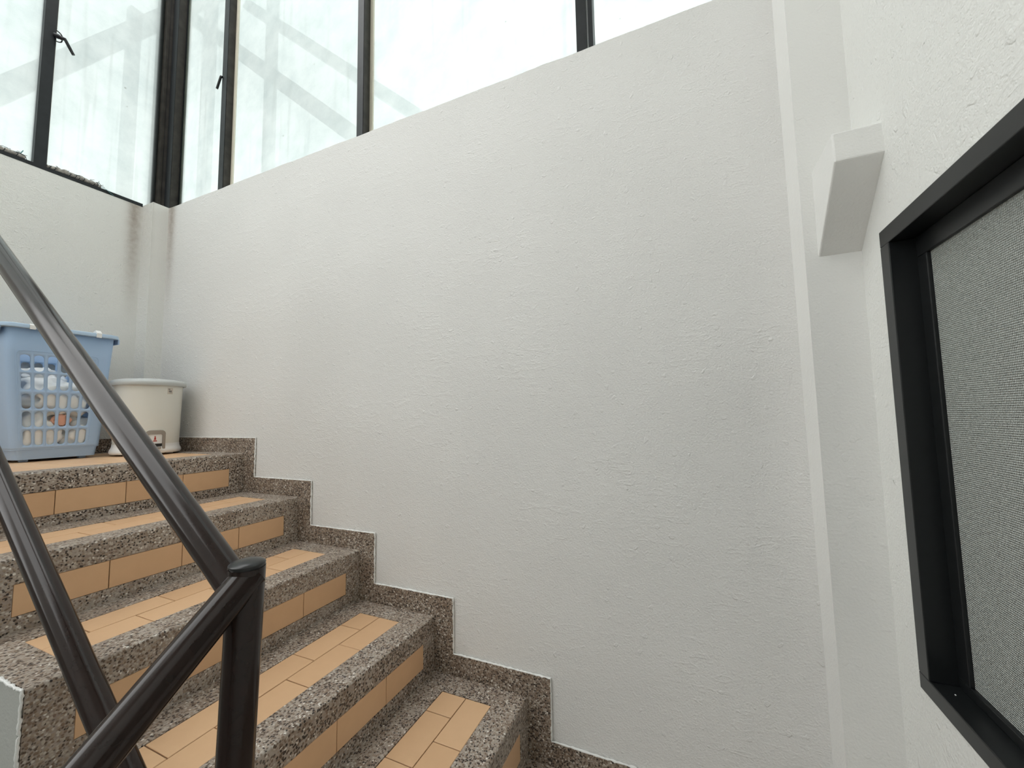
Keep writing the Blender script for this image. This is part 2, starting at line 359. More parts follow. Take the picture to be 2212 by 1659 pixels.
def step_mesh(xp, x, z, zn, wid=WID, ta=TA, tb=TB, base=0.32, y_left=TL, tread=True, ext_x=None):
    """one washed-pebble step: tread from xp to x at height z, riser down to zn"""
    r = 0.0065; b = MB(); dp = 0.006
    nose = [(x - ta, z - dp), (x - dp, z - dp), (x - dp, z - RA), (x, z - RA), (x, z - r)]
    nose += [(x - r + r * math.cos(t), z - r + r * math.sin(t)) for t in [math.radians(a) for a in (15, 30, 45, 60, 75)]]
    nose += [(x - r, z), (x - ta, z)]
    # split along y so the edge can be a little uneven
    n = 40; ys = [-wid * i / n for i in range(n + 1)]; m = len(nose); vs = []
    for i, y in enumerate(ys):
        for k, (px, pz) in enumerate(nose):
            a = 0.0009 * noise.noise(Vector((x * 7 + px, y * 24, z * 5))) if 4 <= k <= 10 else 0
            vs.append((px + a, y, pz + a))
    fs = [(i * m + k, i * m + (k + 1) % m, (i + 1) * m + (k + 1) % m, (i + 1) * m + k) for i in range(n) for k in range(m)]
    fs += [tuple(range(m)), tuple(range(n * m, n * m + m))[::-1]]
    b.add(vs, fs, 0)
    if tread:
        xb = x - tb if xp < x - tb else xp
        b.box(xp, xb, 0, -wid, z - dp, z)
        b.box(xb, x - ta, 0, -TE, z - dp, z); b.box(xb, x - ta, -y_left, -wid, z - dp, z)
    b.box(x - dp, x, 0, -RE, z - RB, z - RA); b.box(x - dp, x, -TL, -wid, z - RB, z - RA)
    b.box(x - dp, x, 0, -wid, zn, z - RB)
    b.box(xp, x - dp, -0.0005, -wid + 0.0005, z - base, z - dp, 1)
    return b
stairs = tag(empty('staircase', (0, 0, 0)), 'brown washed-pebble steps with terracotta tile inlays rising beside the white wall', 'stairs')
for i in range(1, 5):
    st = step_mesh(SX[i - 1], SX[i], SZ[i], SZ[i + 1]).build('step', [M_PEB, M_GROUT], stairs)
    add_tread_tiles(st, SX[i] - TA, SZ[i]); add_riser_tiles(st, SX[i], SZ[i])
# quarter landing at the turn
q = MB(); q.box(SX[4], XP - 0.002, -0.001, -DP - 0.001, SZ[5] - 0.25, SZ[5]); q.box(SX[4], XR - 0.002, -DP - 0.001, -WID, SZ[5] - 0.25, SZ[5])
q.build('quarter_landing', M_PEB, stairs)
# plastered open side of the flight
pr = [(SX[0] - 0.02, SZ[0] - 0.45), (SX[0] - 0.02, SZ[0] - 0.003)]
pr = [(SX[0], SZ[1] - 0.001)]
for i in range(1, 5): pr += [(SX[i] - 0.003, SZ[i] - 0.003), (SX[i] - 0.003, SZ[i + 1] - 0.003)]
pr = [(SX[0], SZ[1] - 0.36), (SX[4] - 0.003, SZ[5] - 0.36)] + [(SX[4] - 0.003, SZ[4] - 0.003)]
for i in range(3, 0, -1): pr += [(SX[i] - 0.003, SZ[i + 1] - 0.003), (SX[i] - 0.003, SZ[i] - 0.003)]
pr += [(SX[0], SZ[1] - 0.003)]
lab(MB().prism(pr, 'y', -WID - 0.0004, -WID - 0.0045).build('stringer', M_GREY, stairs), 'grey painted plaster side of the steps')
# ragged white paint line where side plaster meets the pebble edge
pts = []
for i in range(1, 5):
    pts += [(SX[i - 1], SZ[i]), (SX[i], SZ[i]), (SX[i], SZ[i + 1])]
fine = []
for (xa, za), (xb_, zb) in zip(pts[:-1], pts[1:]):
    n = max(2, int(math.hypot(xb_ - xa, zb - za) / 0.005))
    for k in range(n): fine.append((xa + (xb_ - xa) * k / n, -WID - 0.0035 + random.uniform(-0.0012, 0.0012), za + (zb - za) * k / n + random.uniform(-0.001, 0.001)))
lab(MB().tube(fine, [random.uniform(0.0016, 0.0034) for _ in fine], 8).build('paint_edge', M_BEAD, stairs), 'ragged white paint edge')
# lower flight towards the viewer
low = tag(empty('staircase', (XR - 0.002, -WID, 0), -math.pi / 2), 'lower flight of washed-pebble steps descending from the corner toward the viewer', 'stairs')
lw = XR - 1.16
for i in range(1, 6):
    xa, xb_, z, zn = 0.30 * (i - 1), 0.30 * i, SZ[5] - 0.17 * i, SZ[5] - 0.17 * (i + 1)
    b = MB(); b.box(xa, xb_, 0, -lw, z - 0.3, z); st = b.build('step', M_PEB, low)
b = MB(); b.box(-0.006, 0, -0.0, -lw, SZ[5] - 0.17, SZ[5]); b.build('riser', M_PEB, low)

# landing floor
lf = MB(); dp = 0.006; z0 = SZ[0]; LY = 1.05
nose = step_mesh(SX[0] - 0.30, SX[0], SZ[0], SZ[1], tread=False)
lf.v, lf.f, lf.m = nose.v, nose.f, nose.m
lf.box(XB, SX[0] - TA, 0, -TE, z0 - dp, z0); lf.box(XB, XB + 0.045, -TE, -LY, z0 - dp, z0)
lf.box(XB, SX[0] - 0.3, 0, -LY, z0 - 0.2, z0 - dp, 1); lf.box(SX[0] - 0.3, SX[0] - 0.006, -WID, -LY, z0 - 0.2, z0 - dp, 1)
lf.box(SX[0] - TA, SX[0], -WID, -LY, z0 - dp, z0); lf.box(SX[0] - 0.006, SX[0], -WID, -LY, z0 - 0.2, z0 - dp)
land = struct(lf.build('floor_landing', [M_PEB, M_GROUT]))
add_riser_tiles(land, SX[0], SZ[0])
x0, x1 = XB + 0.045, SX[0] - TA; j = 0.0011
cache = {}
row = 0; y = TE
while y < LY - 0.01:
    w_ = min(0.0822, LY - y); x = x1; k = 0
    while x > x0 + 0.008:
        l = 0.1675 * (0.5 if (row % 2 and k == 0) else 1.0); l = min(l, x - x0)
        key = (round(l, 4), round(w_, 4))
        if key not in cache:
            t = tile_box(l - 2 * j, w_ - 2 * j).build('floor_tile', M_TILE, land, recalc=False); cache[key] = t
            t.location = (x - l + j, -(y + j), z0)
        else: share('floor_tile', cache[key], land, (x - l + j, -(y + j), z0 + random.uniform(-0.0004, 0.0003)))
        x -= l; k += 1
    y += w_; row += 1

# stepped pebble skirting on the front wall, plus the landing skirting
up = [(XC, SZ[0] + SK_H)]
for i in range(5): up += [(SX[i] + SK_S, SZ[i] + SK_H), (SX[i] + SK_S, SZ[i + 1] + SK_H)]
up += [(XP, SZ[5] + SK_H)]
lo = [(XP, SZ[5] - 0.01)]
for i in range(4, -1, -1): lo += [(SX[i] - 0.006, SZ[i + 1] - 0.01), (SX[i] - 0.006, SZ[i] - 0.01)]
lo += [(XC, SZ[0] - 0.01)]
struct(lab(MB().prism(lo[::1] + up, 'y', 0.001, -0.007).build('baseboard_front', M_SKIRT), 'stepped pebble skirting'))
bb = MB(); bb.box(XB, XB + 0.008, -DC, -LY, z0 - 0.003, z0 + SK_H); bb.box(XB, XC + 0.006, -DC - 0.007, -DC, z0 - 0.003, z0 + SK_H); bb.box(XC, XC + 0.007, -DC, 0, z0 - 0.003, z0 + SK_H)
struct(bb.build('baseboard_left', M_SKIRT))
# white paint line along the top of the skirting
fine = []
for (xa, za), (xb_, zb) in zip(up[:-1], up[1:]):
    n = max(2, int(math.hypot(xb_ - xa, zb - za) / 0.006))
    for k in range(n): fine.append((xa + (xb_ - xa) * k / n, -0.0045 + random.uniform(-0.001, 0.001), za + (zb - za) * k / n + 0.0012 + random.uniform(-0.0006, 0.0006)))
struct(lab(MB().tube(fine, [random.uniform(0.0017, 0.0036) for _ in fine], 6).build('trim_1', M_BEAD), 'white paint bead along skirting'))

# ------------------------------------------------------------------ railing
YP = -0.77; R1 = 0.0218; RP = 0.0232
rail = tag(empty('stair_railing', (1.19, YP, SZ[4])), 'dark brown glossy tube handrail with round newel post on the steps', 'railing')
def rpart(mb, name, m): 
    o = mb.build(name, m); o.parent = rail; o.matrix_parent_inverse = Matrix.Translation(rail.location).inverted(); return o
def on_top(x): return 0.4323 + (x - 0.4046) * (0.0273 - 0.4323) / (0.9875 - 0.4046)
def on_mid(x): return -0.1162 + (x - 0.4891) * (-0.2881 + 0.1162) / (0.7199 - 0.4891)
XN = 1.1895
rpart(MB().tube([(-0.06, YP, on_top(-0.06)), (0.5, YP, on_top(0.5)), (XN, YP, on_top(XN))], R1, 48), 'top_rail', M_RAIL)
rpart(MB().tube([(-0.06, YP, on_mid(-0.06)), (0.5, YP, on_mid(0.5)), (XN - 0.005, YP, on_mid(XN - 0.005))], R1, 48), 'middle_rail', M_RAIL)
pt = [(1.1905, YP, -0.0665), (1.1760, YP, -0.40), (1.164, YP, SZ[4])]
post = rpart(MB().tube(pt, RP, 48), 'newel_post', M_RAIL)
cp = MB(); cx, cz = 1.1905, -0.0665
cp.lathe([(RP * 0.93, cz - 0.004), (RP * 0.93, cz + 0.0018), (RP * 0.985, cz + 0.0022), (RP * 0.99, cz + 0.0042), (RP * 0.95, cz + 0.0054), (RP * 0.8, cz + 0.0075), (RP * 0.5, cz + 0.0095), (RP * 0.2, cz + 0.0105), (0.0005, cz + 0.0107)], cx, YP, 48)
o = cp.build('post_cap', M_CAP, post); o.matrix_parent_inverse = Matrix.Identity(4)
def on_low(y): return -0.1055 + (y + 0.7988) * (0.2129 - 0.1055) / (0.9277 - 0.7988)
rpart(MB().tube([(1.1925, YP + 0.005, on_low(YP + 0.005)), (1.194, -1.0, on_low(-1.0)), (1.194, -1.75, on_low(-1.75))], R1, 48), 'lower_rail', M_RAIL)
rpart(MB().tube([(1.194, -1.75, on_low(-1.75) + 0.03), (1.194, -1.75, SZ[5] - 0.17 * 4)], RP, 24), 'foot_post', M_RAIL)
rpart(MB().tube([(-0.06, YP, on_top(-0.06) + 0.03), (-0.06, YP, SZ[0])], RP, 24), 'head_post', M_RAIL)

# ------------------------------------------------------------------ glazing: left wall
def pane(parent, x0, x1, y0, y1, z0, z1, face):
    """4 mm pane; face = axis index/sign of the room-side (frosted) face"""
    b = MB(); b.box(x0, x1, y0, y1, z0, z1, 1); 
    # face order of box(): z0, z1, y0, x1, y1, x0
    idx = {'y-': 2, 'x+': 3}[face]; b.m[idx] = 0
    return lab(b.build('pane', [M_FROST, M_CLEAR], parent, recalc=False), 'frosted pale glass')
HZ = 3.2
w1 = struct(empty('window_1', (XB, -0.4, ZT))); w1['label'] = 'frosted window above the left wall'
def wpart(par, mb, name, m, label=None):
    o = mb.build(name, m); o.parent = par; o.matrix_parent_inverse = Matrix.Translation(par.location).inverted()
    if label: o['label'] = label
    return o
def wpane(par, *a):
    o = pane(None, *a); o.parent = par; o.matrix_parent_inverse = Matrix.Translation(par.location).inverted(); return o
ys = [(-0.4538, -0.4195), (-1.05, -1.015), (-1.65, -1.615)]
for y0, y1 in ys:
    wpart(w1, MB().box(XB - 0.036, XB, y0, y1, ZT, HZ), 'mullion', M_FRAME)
    wpart(w1, MB().box(XB - 0.030, XB - 0.004, y1, y1 + 0.006, ZT, HZ), 'glazing_bead', M_BLACK)
    wpart(w1, MB().box(XB - 0.016, XB - 0.010, y1 + 0.006, y1 + 0.0085, ZT + 0.012, HZ), 'sealant_strip', M_SEAL)
wpart(w1, MB().box(XB - 0.036, XB + 0.002, -0.0075, 0.0225, ZT, HZ), 'corner_jamb', M_FRAMEB)
wpart(w1, MB().box(XB - 0.030, XB + 0.0035, 0.0065, 0.0080, ZT, HZ), 'jamb_seam', M_BLACK)
wpart(w1, MB().box(XB - 0.05, XB - 0.028, -0.03, -0.0075, ZT, HZ), 'side_bead', M_BLACK)
rb = MB(); rb.box(XB - 0.045, XB + 0.001, -DC - 0.001, -LW, ZT - 0.004, ZT + 0.0125)
wpart(w1, rb, 'sill_rail', M_FRAME)
seq = [-0.0075] + [v for y0, y1 in ys for v in (y1, y0)] + [-LW]
for k in range(0, len(seq), 2): wpane(w1, XB - 0.028, XB - 0.024, seq[k + 1], seq[k], ZT + 0.01, HZ, 'x+')
# casement stay with bent handle
hp = [(XB + 0.004, -0.424, 1.905), (XB + 0.012, -0.4115, 1.903), (XB + 0.018, -0.402, 1.898), (XB + 0.020, -0.3985, 1.9005), (XB + 0.021, -0.3945, 1.9015), (XB + 0.021, -0.391, 1.896), (XB + 0.021, -0.377, 1.872), (XB + 0.021, -0.3635, 1.8495)]
hd = wpart(w1, MB().tube(hp, [0.0075, 0.0092, 0.0080, 0.0072, 0.0066, 0.0062, 0.0064, 0.0060], 12), 'handle', M_BLACK, 'black bent lever')
lp = []
for t in range(13):
    a = math.pi * t / 12; lp.append((XB + 0.012, -0.420 + 0.020 * math.sin(a), 1.908 + 0.017 * math.cos(a)))
l1 = MB().tube(lp, 0.0024, 8).build('handle_loop', M_BLACK, hd); l1.matrix_parent_inverse = Matrix.Identity(4)
lp = [(x, y, z - 0.017) for x, y, z in lp]
l2 = MB().tube(lp, 0.0024, 8).build('handle_loop', M_BLACK, hd); l2.matrix_parent_inverse = Matrix.Identity(4)

# ------------------------------------------------------------------ glazing: front wall
FY = 0.015
w2 = struct(empty('window_2', (0.6, FY, ZT))); w2['label'] = 'frosted window above the front wall'
def split_post(x0, x1, d=0.04):
    wpart(w2, MB().box(x0, x1, FY, FY + d, ZT - 0.02, HZ), 'mullion', M_FRAME)
    wpart(w2, MB().box(x1, x1 + 0.003, FY + 0.002, FY + d, ZT - 0.02, HZ), 'mullion_side', M_FRAMEB, 'brown-grey metal flank')
    wpart(w2, MB().box(x1 + 0.003, x1 + 0.020, FY + 0.034, FY + 0.040, ZT - 0.02, HZ), 'sealant_strip', M_SEAL)
wpart(w2, MB().box(XB + 0.0165, -0.7235, FY, FY + 0.04, ZT - 0.02, HZ), 'corner_jamb', M_BLACK)
wpart(w2, MB().box(-0.7235, -0.7205, FY + 0.002, FY + 0.036, ZT - 0.02, HZ), 'mullion_side', M_FRAMEB, 'brown-grey metal flank')
wpart(w2, MB().box(-0.7205, -0.7130, FY + 0.036, FY + 0.046, ZT - 0.02, HZ), 'glazing_bead', M_BLACK)
wpart(w2, MB().box(-0.7130, -0.690, FY + 0.044, FY + 0.048, ZT - 0.02, HZ), 'sealant_strip', M_SEAL)
split_post(-0.3066, -0.2700); split_post(0.595, 0.627)
wpart(w2, MB().box(1.5075, 1.5395, FY, FY + 0.04, ZT - 0.02, HZ), 'mullion', M_FRAME)
wpart(w2, MB().box(1.5395, 1.5450, FY + 0.010, FY + 0.04, ZT - 0.02, HZ), 'glazing_bead', simple('painted_highlight', (0.6, 0.62, 0.64), 0.3, metal=0.4))  # pale strip between the bars, its highlight line put into the colour
wpart(w2, MB().box(1.5450, 1.5590, FY + 0.004, FY + 0.04, ZT - 0.02, HZ), 'mullion', M_FRAME)
for xa, xb_ in ((-0.7130, -0.3066), (-0.2670, 0.595), (0.630, 1.5075), (1.5590, XP + 0.02)):
    wpane(w2, xa, xb_, FY + 0.040, FY + 0.044, ZT - 0.02, HZ, 'y-')
hd = wpart(w2, MB().tube([(-0.3055, FY - 0.001, 1.874), (-0.3098, FY - 0.004, 1.8775), (-0.3125, FY - 0.004, 1.874), (-0.3265, FY - 0.004, 1.848), (-0.3402, FY - 0.004, 1.8215)], 0.0056, 12), 'handle', M_BLACK, 'black lever')

# steel bracing of the outside canopy, seen faintly through the frosted panes
br = tag(empty('canopy_bracing', (-0.4, 0.38, 2.0)), 'steel canopy bracing outside, blurred behind the front frosted panes', 'steel frame', 'outside canopy bracing')
def bar(par, P, Q, w, d):
    P, Q = Vector(P), Vector(Q); t = (Q - P).normalized(); s_ = t.cross(Vector((0, 0, 1)) if abs(t.z) < 0.95 else Vector((0, 1, 0))).normalized(); u = s_.cross(t)
    vs = [R + s_ * a * d / 2 + u * c * w / 2 for R in (P, Q) for a, c in ((-1, -1), (1, -1), (1, 1), (-1, 1))]
    b = MB().add(vs, [(0, 1, 2, 3), (4, 7, 6, 5), (0, 4, 5, 1), (1, 5, 6, 2), (2, 6, 7, 3), (3, 7, 4, 0)])
    o = b.build('brace', M_STEEL); o.parent = par; o.matrix_parent_inverse = Matrix.Translation(par.location).inverted(); return o
bar(br, (-1.5, 0.35, 3.15), (0.50, 0.35, 1.39), 0.085, 0.04)
bar(br, (-0.75, 0.40, 2.86), (0.62, 0.40, 1.63), 0.06, 0.04)
bar(br, (-0.50, 0.40, 1.0), (-0.50, 0.40, 3.0), 0.05, 0.05)
bar(br, (-1.05, 0.35, 1.0), (-1.05, 0.35, 3.0), 0.06, 0.05)
br2 = tag(empty('canopy_bracing', (-1.15, 0.0, 2.0)), 'steel canopy bracing outside, blurred behind the left frosted panes', 'steel frame', 'outside canopy bracing')
bar(br2, (-1.15, -0.62, 1.49), (-1.15, 0.45, 3.19), 0.09, 0.05)
bar(br2, (-1.15, -0.005, 1.0), (-1.15, -0.005, 2.6), 0.055, 0.05)

# ------------------------------------------------------------------ right-hand window
w3 = struct(empty('window_3', (XR, (WY0 + WY1) / 2, WZ0))); w3['label'] = 'black framed window with patterned obscure glass'
FW_, G = 0.0335, 0.033
iy0, iy1, iz0, iz1 = WY0 - FW_, WY1 + FW_, WZ0 + 0.028, WZ1 - 0.031
def frame_bar(name, y0, y1, z0, z1, x0, x1, bev=0.0015):
    o = wpart(w3, MB().box(x0, x1, y0, y1, z0, z1), name, M_WFRAME); bv = o.modifiers.new('edge', 'BEVEL'); bv.width = bev; bv.segments = 2; return o
xa, xb_ = XR - 0.004, XR + 0.06
frame_bar('frame_head', WY0, WY1, iz1, WZ1, xa, xb_); frame_bar('frame_sill', WY0, WY1, WZ0, iz0, xa, xb_)
frame_bar('frame_jamb', iy0, WY0, iz0, iz1, xa, xb_); frame_bar('frame_jamb', iy1, WY1, iz0, iz1, xa, xb_)
sw = 0.030; sx0, sx1 = XR + G, XR + G + 0.022
frame_bar('sash_rail', iy0, iy1, iz1 - 0.036, iz1, sx0, sx1); frame_bar('sash_rail', iy0, iy1, iz0, iz0 + 0.016, sx0, sx1)
frame_bar('sash_stile', iy0 - sw, iy0, iz0 + 0.016, iz1 - 0.036, sx0, sx1); frame_bar('sash_stile', iy1, iy1 + sw, iz0 + 0.016, iz1 - 0.036, sx0, sx1)
b = MB(); b.box(sx0 + 0.006, sx0 + 0.011, iy0 - sw + 0.004, iy1 + sw - 0.004, iz0 + 0.01, iz1 - 0.03)
wpart(w3, b, 'pane', M_OBS, 'grey-green glass with a fine diamond pattern')
# a few screw heads / paint drops on the black frame
for y, z, x in ((-0.262, iz0 + 0.0005, XR + 0.016),):
    wpart(w3, MB().lathe([(0.0011, z), (0.0011, z + 0.0007), (0.0003, z + 0.0011)], x, y, 12), 'screw', M_WHITEP)

# ------------------------------------------------------------------ laundry basket
def rrect(x0, x1, y0, y1, r, n=6):
    pts = []
    for cx, cy, a0 in ((x1 - r, y1 - r, 0), (x0 + r, y1 - r, 90), (x0 + r, y0 + r, 180), (x1 - r, y0 + r, 270)):
        for k in range(n + 1):
            a = math.radians(a0 + 90 * k / n); pts.append((cx + r * math.cos(a), cy + r * math.sin(a)))
    return pts
ZF = SZ[0]
bk = tag(empty('laundry_basket', (-0.62, -0.41, ZF)), 'pale blue plastic laundry basket with slotted sides on the landing', 'basket')
def bpart(mb, name, m, par=None, label=None):
    o = mb.build(name, m); o.parent = par or bk
    o.matrix_parent_inverse = Matrix.Identity(4) if par else Matrix.Translation(bk.location).inverted()
    if label: o['label'] = label
    return o
ZB, ZTOP = 0.044, 0.500
def sec(z):   # outer rectangle of the basket at height z
    t = (z - 0.006) / (0.50 - 0.006)
    return (-0.742 - 0.030 * t, -0.500 + 0.030 * t, -0.5297 - 0.048 * t, -0.2900 + 0.021 * t)
CR = 0.022
b = MB(); HZS = [(0.0587, 0.1163), (0.1275, 0.187), (0.197, 0.2535), (0.268, 0.3285), (0.338, 0.399)]
def side_pt(side, u, z):
    x0, x1, y0, y1 = sec(z)
    if side == 0: return (x1, y0 + CR + (y1 - y0 - 2 * CR) * u, z)
    if side == 1: return (x1 - CR - (x1 - x0 - 2 * CR) * u, y1, z)
    if side == 2: return (x0, y1 - CR - (y1 - y0 - 2 * CR) * u, z)
    return (x0 + CR + (x1 - x0 - 2 * CR) * u, y0, z)
for side in range(4):
    nc = 6; ua, ub = 0.055, 0.945; ua, ub = (0.02, 0.885) if side == 0 else (0.06, 0.94); cw = (ub - ua) / nc
    zc = [ZB]
    zlines = [ZB, 0.0530] + [0.5 * (HZS[i][1] + HZS[i + 1][0]) for i in range(4)] + [0.4045, ZTOP]
    us = [0.0] + [ua + cw * k for k in range(nc + 1)] + [1.0]
    for r in range(len(zlines) - 1):
        for c in range(len(us) - 1):
            u0, u1, z0_, z1_ = us[c], us[c + 1], zlines[r], zlines[r + 1]
            if side in (0, 2) and 1 <= r <= 5 and 1 <= c <= nc:
                hz0, hz1 = HZS[r - 1]; g = 0.14 * (u1 - u0); hu0, hu1 = u0 + g, u1 - g
                ru, rz = 0.46 * (hu1 - hu0), 0.0105
                hole = []
                for cu, cz_, a0 in ((hu1 - ru, hz1 - rz, 0), (hu0 + ru, hz1 - rz, 90), (hu0 + ru, hz0 + rz, 180), (hu1 - ru, hz0 + rz, 270)):
                    for k in range(4):
                        a = math.radians(a0 + 30 * k); hole.append((cu + ru * math.cos(a), cz_ + rz * math.sin(a)))
                outer = [(u1, z1_), (u0, z1_), (u0, z0_), (u1, z0_)]
                vs = [side_pt(side, *p) for p in hole] + [side_pt(side, *p) for p in outer]; fs = []
                for q in range(4):
                    for k in range(3): fs.append((q * 4 + k, q * 4 + k + 1, 16 + q))
                    nx = ((q + 1) % 4); fs.append((q * 4 + 3, nx * 4, 16 + nx, 16 + q))
                b.add(vs, fs)
            else:
                b.add([side_pt(side, u0, z0_), side_pt(side, u1, z0_), side_pt(side, u1, z1_), side_pt(side, u0, z1_)], [(0, 1, 2, 3)])
    # rounded corner after this side
    zz = zlines; n = 5; vs = []
    for z in zz:
        x0, x1, y0, y1 = sec(z); cx, cy, a0 = [(x1 - CR, y1 - CR, 0), (x0 + CR, y1 - CR, 90), (x0 + CR, y0 + CR, 180), (x1 - CR, y0 + CR, 270)][side]
        for k in range(n + 1):
            a = math.radians(a0 + 90 * k / n); vs.append((cx + CR * math.cos(a), cy + CR * math.sin(a), z))
    b.add(vs, [(i * (n + 1) + k, i * (n + 1) + k + 1, (i + 1) * (n + 1) + k + 1, (i + 1) * (n + 1) + k) for i in range(len(zz) - 1) for k in range(n)], 0, True)
body = bpart(b, 'body', M_BLUE)
sd = body.modifiers.new('wall', 'SOLIDIFY'); sd.thickness = 0.0028; sd.offset = -1
# inset base tub with feet
b = MB(); rings = []
for z, ins in ((0.0065, 0.006), (0.044, 0.0035), (0.044, -0.0005), (0.047, 0.0005)):
    x0, x1, y0, y1 = sec(z); rings.append([(x, y, z) for x, y in rrect(x0 + ins, x1 - ins, y0 + ins, y1 - ins, CR)])
m = len(rings[0]); vs = [p for r_ in rings for p in r_]
b.add(vs, [(i * m + k, i * m + (k + 1) % m, (i + 1) * m + (k + 1) % m, (i + 1) * m + k) for i in range(3) for k in range(m)] + [tuple(range(m))[::-1]])
x0, x1, y0, y1 = sec(0.0065)
for fx in (x0 + 0.03, x1 - 0.05):
    for fy in (y0 + 0.03, y1 - 0.05): b.box(fx, fx + 0.02, fy, fy + 0.02, ZF, 0.008)
bpart(b, 'base', M_BLUE)
# rolled rim with down-turned lip
b = MB(); x0, x1, y0, y1 = sec(0.5); prof = [(-0.003, 0.495), (0.0, 0.4945), (0.010, 0.4965), (0.0125, 0.4955), (0.0145, 0.497), (0.0145, 0.506), (0.012, 0.5105), (0.003, 0.5125), (-0.003, 0.511)]
rings = []
for off, z in prof: rings.append([(x, y, z) for x, y in rrect(x0 - off, x1 + off, y0 - off, y1 + off, CR + off, 8)])
m = len(rings[0]); vs = [p for r_ in rings for p in r_]; n = len(prof)
b.add(vs, [(i * m + k, i * m + (k + 1) % m, ((i + 1) % n) * m + (k + 1) % m, ((i + 1) % n) * m + k) for i in range(n) for k in range(m)], 0, True)
rim = bpart(b, 'rim', M_BLUE2)
b = MB(); b.box(x0 + 0.06, x1 - 0.005, y1 + 0.008, y1 + 0.0145, 0.476, 0.499); o = bpart(b, 'handle', M_BLUE); bv = o.modifiers.new('e', 'BEVEL'); bv.width = 0.003; bv.segments = 2
b = MB(); b.box(x0 + 0.06, x1 - 0.005, y0 - 0.0145, y0 - 0.008, 0.476, 0.499); o = bpart(b, 'handle', M_BLUE); bv = o.modifiers.new('e', 'BEVEL'); bv.width = 0.003; bv.segments = 2
# raised edge of the slotted panel
e = []
for u, z in [(0.0, 0.07), (0.0, 0.38), (0.006, 0.402), (0.03, 0.411), (0.08, 0.4135), (0.82, 0.4135), (0.88, 0.411), (0.902, 0.402), (0.91, 0.38), (0.91, 0.07)]:
    p = side_pt(0, u, z); e.append((p[0] + 0.0003, p[1], p[2]))
bpart(MB().tube(e, 0.0012, 6), 'panel_edge', M_BLUE)
# white clips over the front rim
for k, (ya, yb_) in enumerate(((-0.5225, -0.5075), (-0.338, -0.322))):
    b = MB(); prof = [(x1 - 0.004, 0.5125), (x1 + 0.010, 0.5135), (x1 + 0.0175, 0.508), (x1 + 0.0175, 0.4925), (x1 + 0.0155, 0.4925), (x1 + 0.0155, 0.507), (x1 + 0.009, 0.5115), (x1 - 0.004, 0.5105)]
    if k == 1: prof = [(x1 - 0.012, 0.5200), (x1 + 0.004, 0.5235), (x1 + 0.0175, 0.511), (x1 + 0.0175, 0.4925), (x1 + 0.0155, 0.4925), (x1 + 0.0155, 0.507), (x1 + 0.009, 0.5115), (x1 - 0.012, 0.513)]
    bpart(b.prism(prof, 'y', ya, yb_), 'clip', M_WHITEP, None, 'white plastic clip over the rim')
# contents: crumpled bags
def crumple(name, c, r, m, seed, amp=0.35, label='', grp=None):
    bm = bmesh.new(); bmesh.ops.create_icosphere(bm, subdivisions=4, radius=1)
    for v in bm.verts:
        p = v.co.copy(); q = p * 2.1 + Vector((seed * 3.1, seed, 0))
        d = 1 + amp * noise.noise(q) + 0.16 * (1 - abs(noise.noise(p * 6 + Vector((seed, 0, seed)))) * 2) + 0.05 * noise.noise(p * 15)
        v.co = Vector((p.x * r[0], p.y * r[1], p.z * r[2])) * d
    me = bpy.data.meshes.new(name); bm.to_mesh(me); bm.free(); me.materials.append(m)
    for p in me.polygons: p.use_smooth = True
    o = bpy.data.objects.new(name, me); COL.objects.link(o); o.location = c
    # keep inside the tub
    for v in me.vertices:
        w = v.co + Vector(c); x0, x1, y0, y1 = sec(max(0.05, w.z)); w.x = min(max(w.x, x0 + 0.007), x1 - 0.007); w.y = min(max(w.y, y0 + 0.007), y1 - 0.007); w.z = max(w.z, 0.0105); v.co = w - Vector(c)
    return tag(o, label, 'bag', 'crumpled white bags in the blue basket')
crumple('plastic_bag', (-0.575, -0.462, 0.100), (0.082, 0.070, 0.088), M_BAG, 1, label='crumpled white bag low in the blue basket, nearest the rail')
crumple('plastic_bag', (-0.570, -0.345, 0.088), (0.078, 0.060, 0.078), M_BAG, 2, label='crumpled white bag low in the blue basket, nearest the bin')
crumple('plastic_bag', (-0.580, -0.415, 0.235), (0.095, 0.105, 0.075), M_BAG, 3, label='large crumpled white bag filling the middle of the blue basket')
crumple('plastic_bag', (-0.650, -0.440, 0.315), (0.070, 0.07, 0.045), M_BAG, 5, label='white bag lying on top of the others in the blue basket')
wr = tag(crumple('wrapper', (-0.5040, -0.408, 0.152), (0.012, 0.026, 0.020), M_PEACH, 4, 0.2), 'peach coloured wrapper behind the basket slots', 'wrapper'); del wr['group']

# ------------------------------------------------------------------ pedal bin
BX, BY = -0.45, -0.152
pb = tag(empty('pedal_bin', (BX, BY, ZF)), 'cream plastic pedal bin with pale grey lid in the landing corner', 'bin')
def npart(mb, name, m, par=None, label=None):
    o = mb.build(name, m); o.parent = par or pb
    o.matrix_parent_inverse = Matrix.Identity(4) if par else Matrix.Translation(pb.location).inverted()
    if label: o['label'] = label
    return o
npart(MB().lathe([(0.1115, 0.045), (0.112, 0.06), (0.1165, 0.297), (0.1165, 0.300)], BX, BY, 96), 'body', M_CREAM)
b = MB().lathe([(0.100, 0.0045), (0.116, 0.0045), (0.1195, 0.008), (0.1205, 0.014), (0.1190, 0.022), (0.1150, 0.029), (0.1130, 0.038), (0.1122, 0.0455), (0.106, 0.0455)], BX, BY, 96)
for k in range(4):
    a = math.pi / 4 + k * math.pi / 2; b.lathe([(0.012, ZF), (0.012, 0.006)], BX + 0.085 * math.cos(a), BY + 0.085 * math.sin(a), 16)
npart(b, 'base', M_WHITEP)
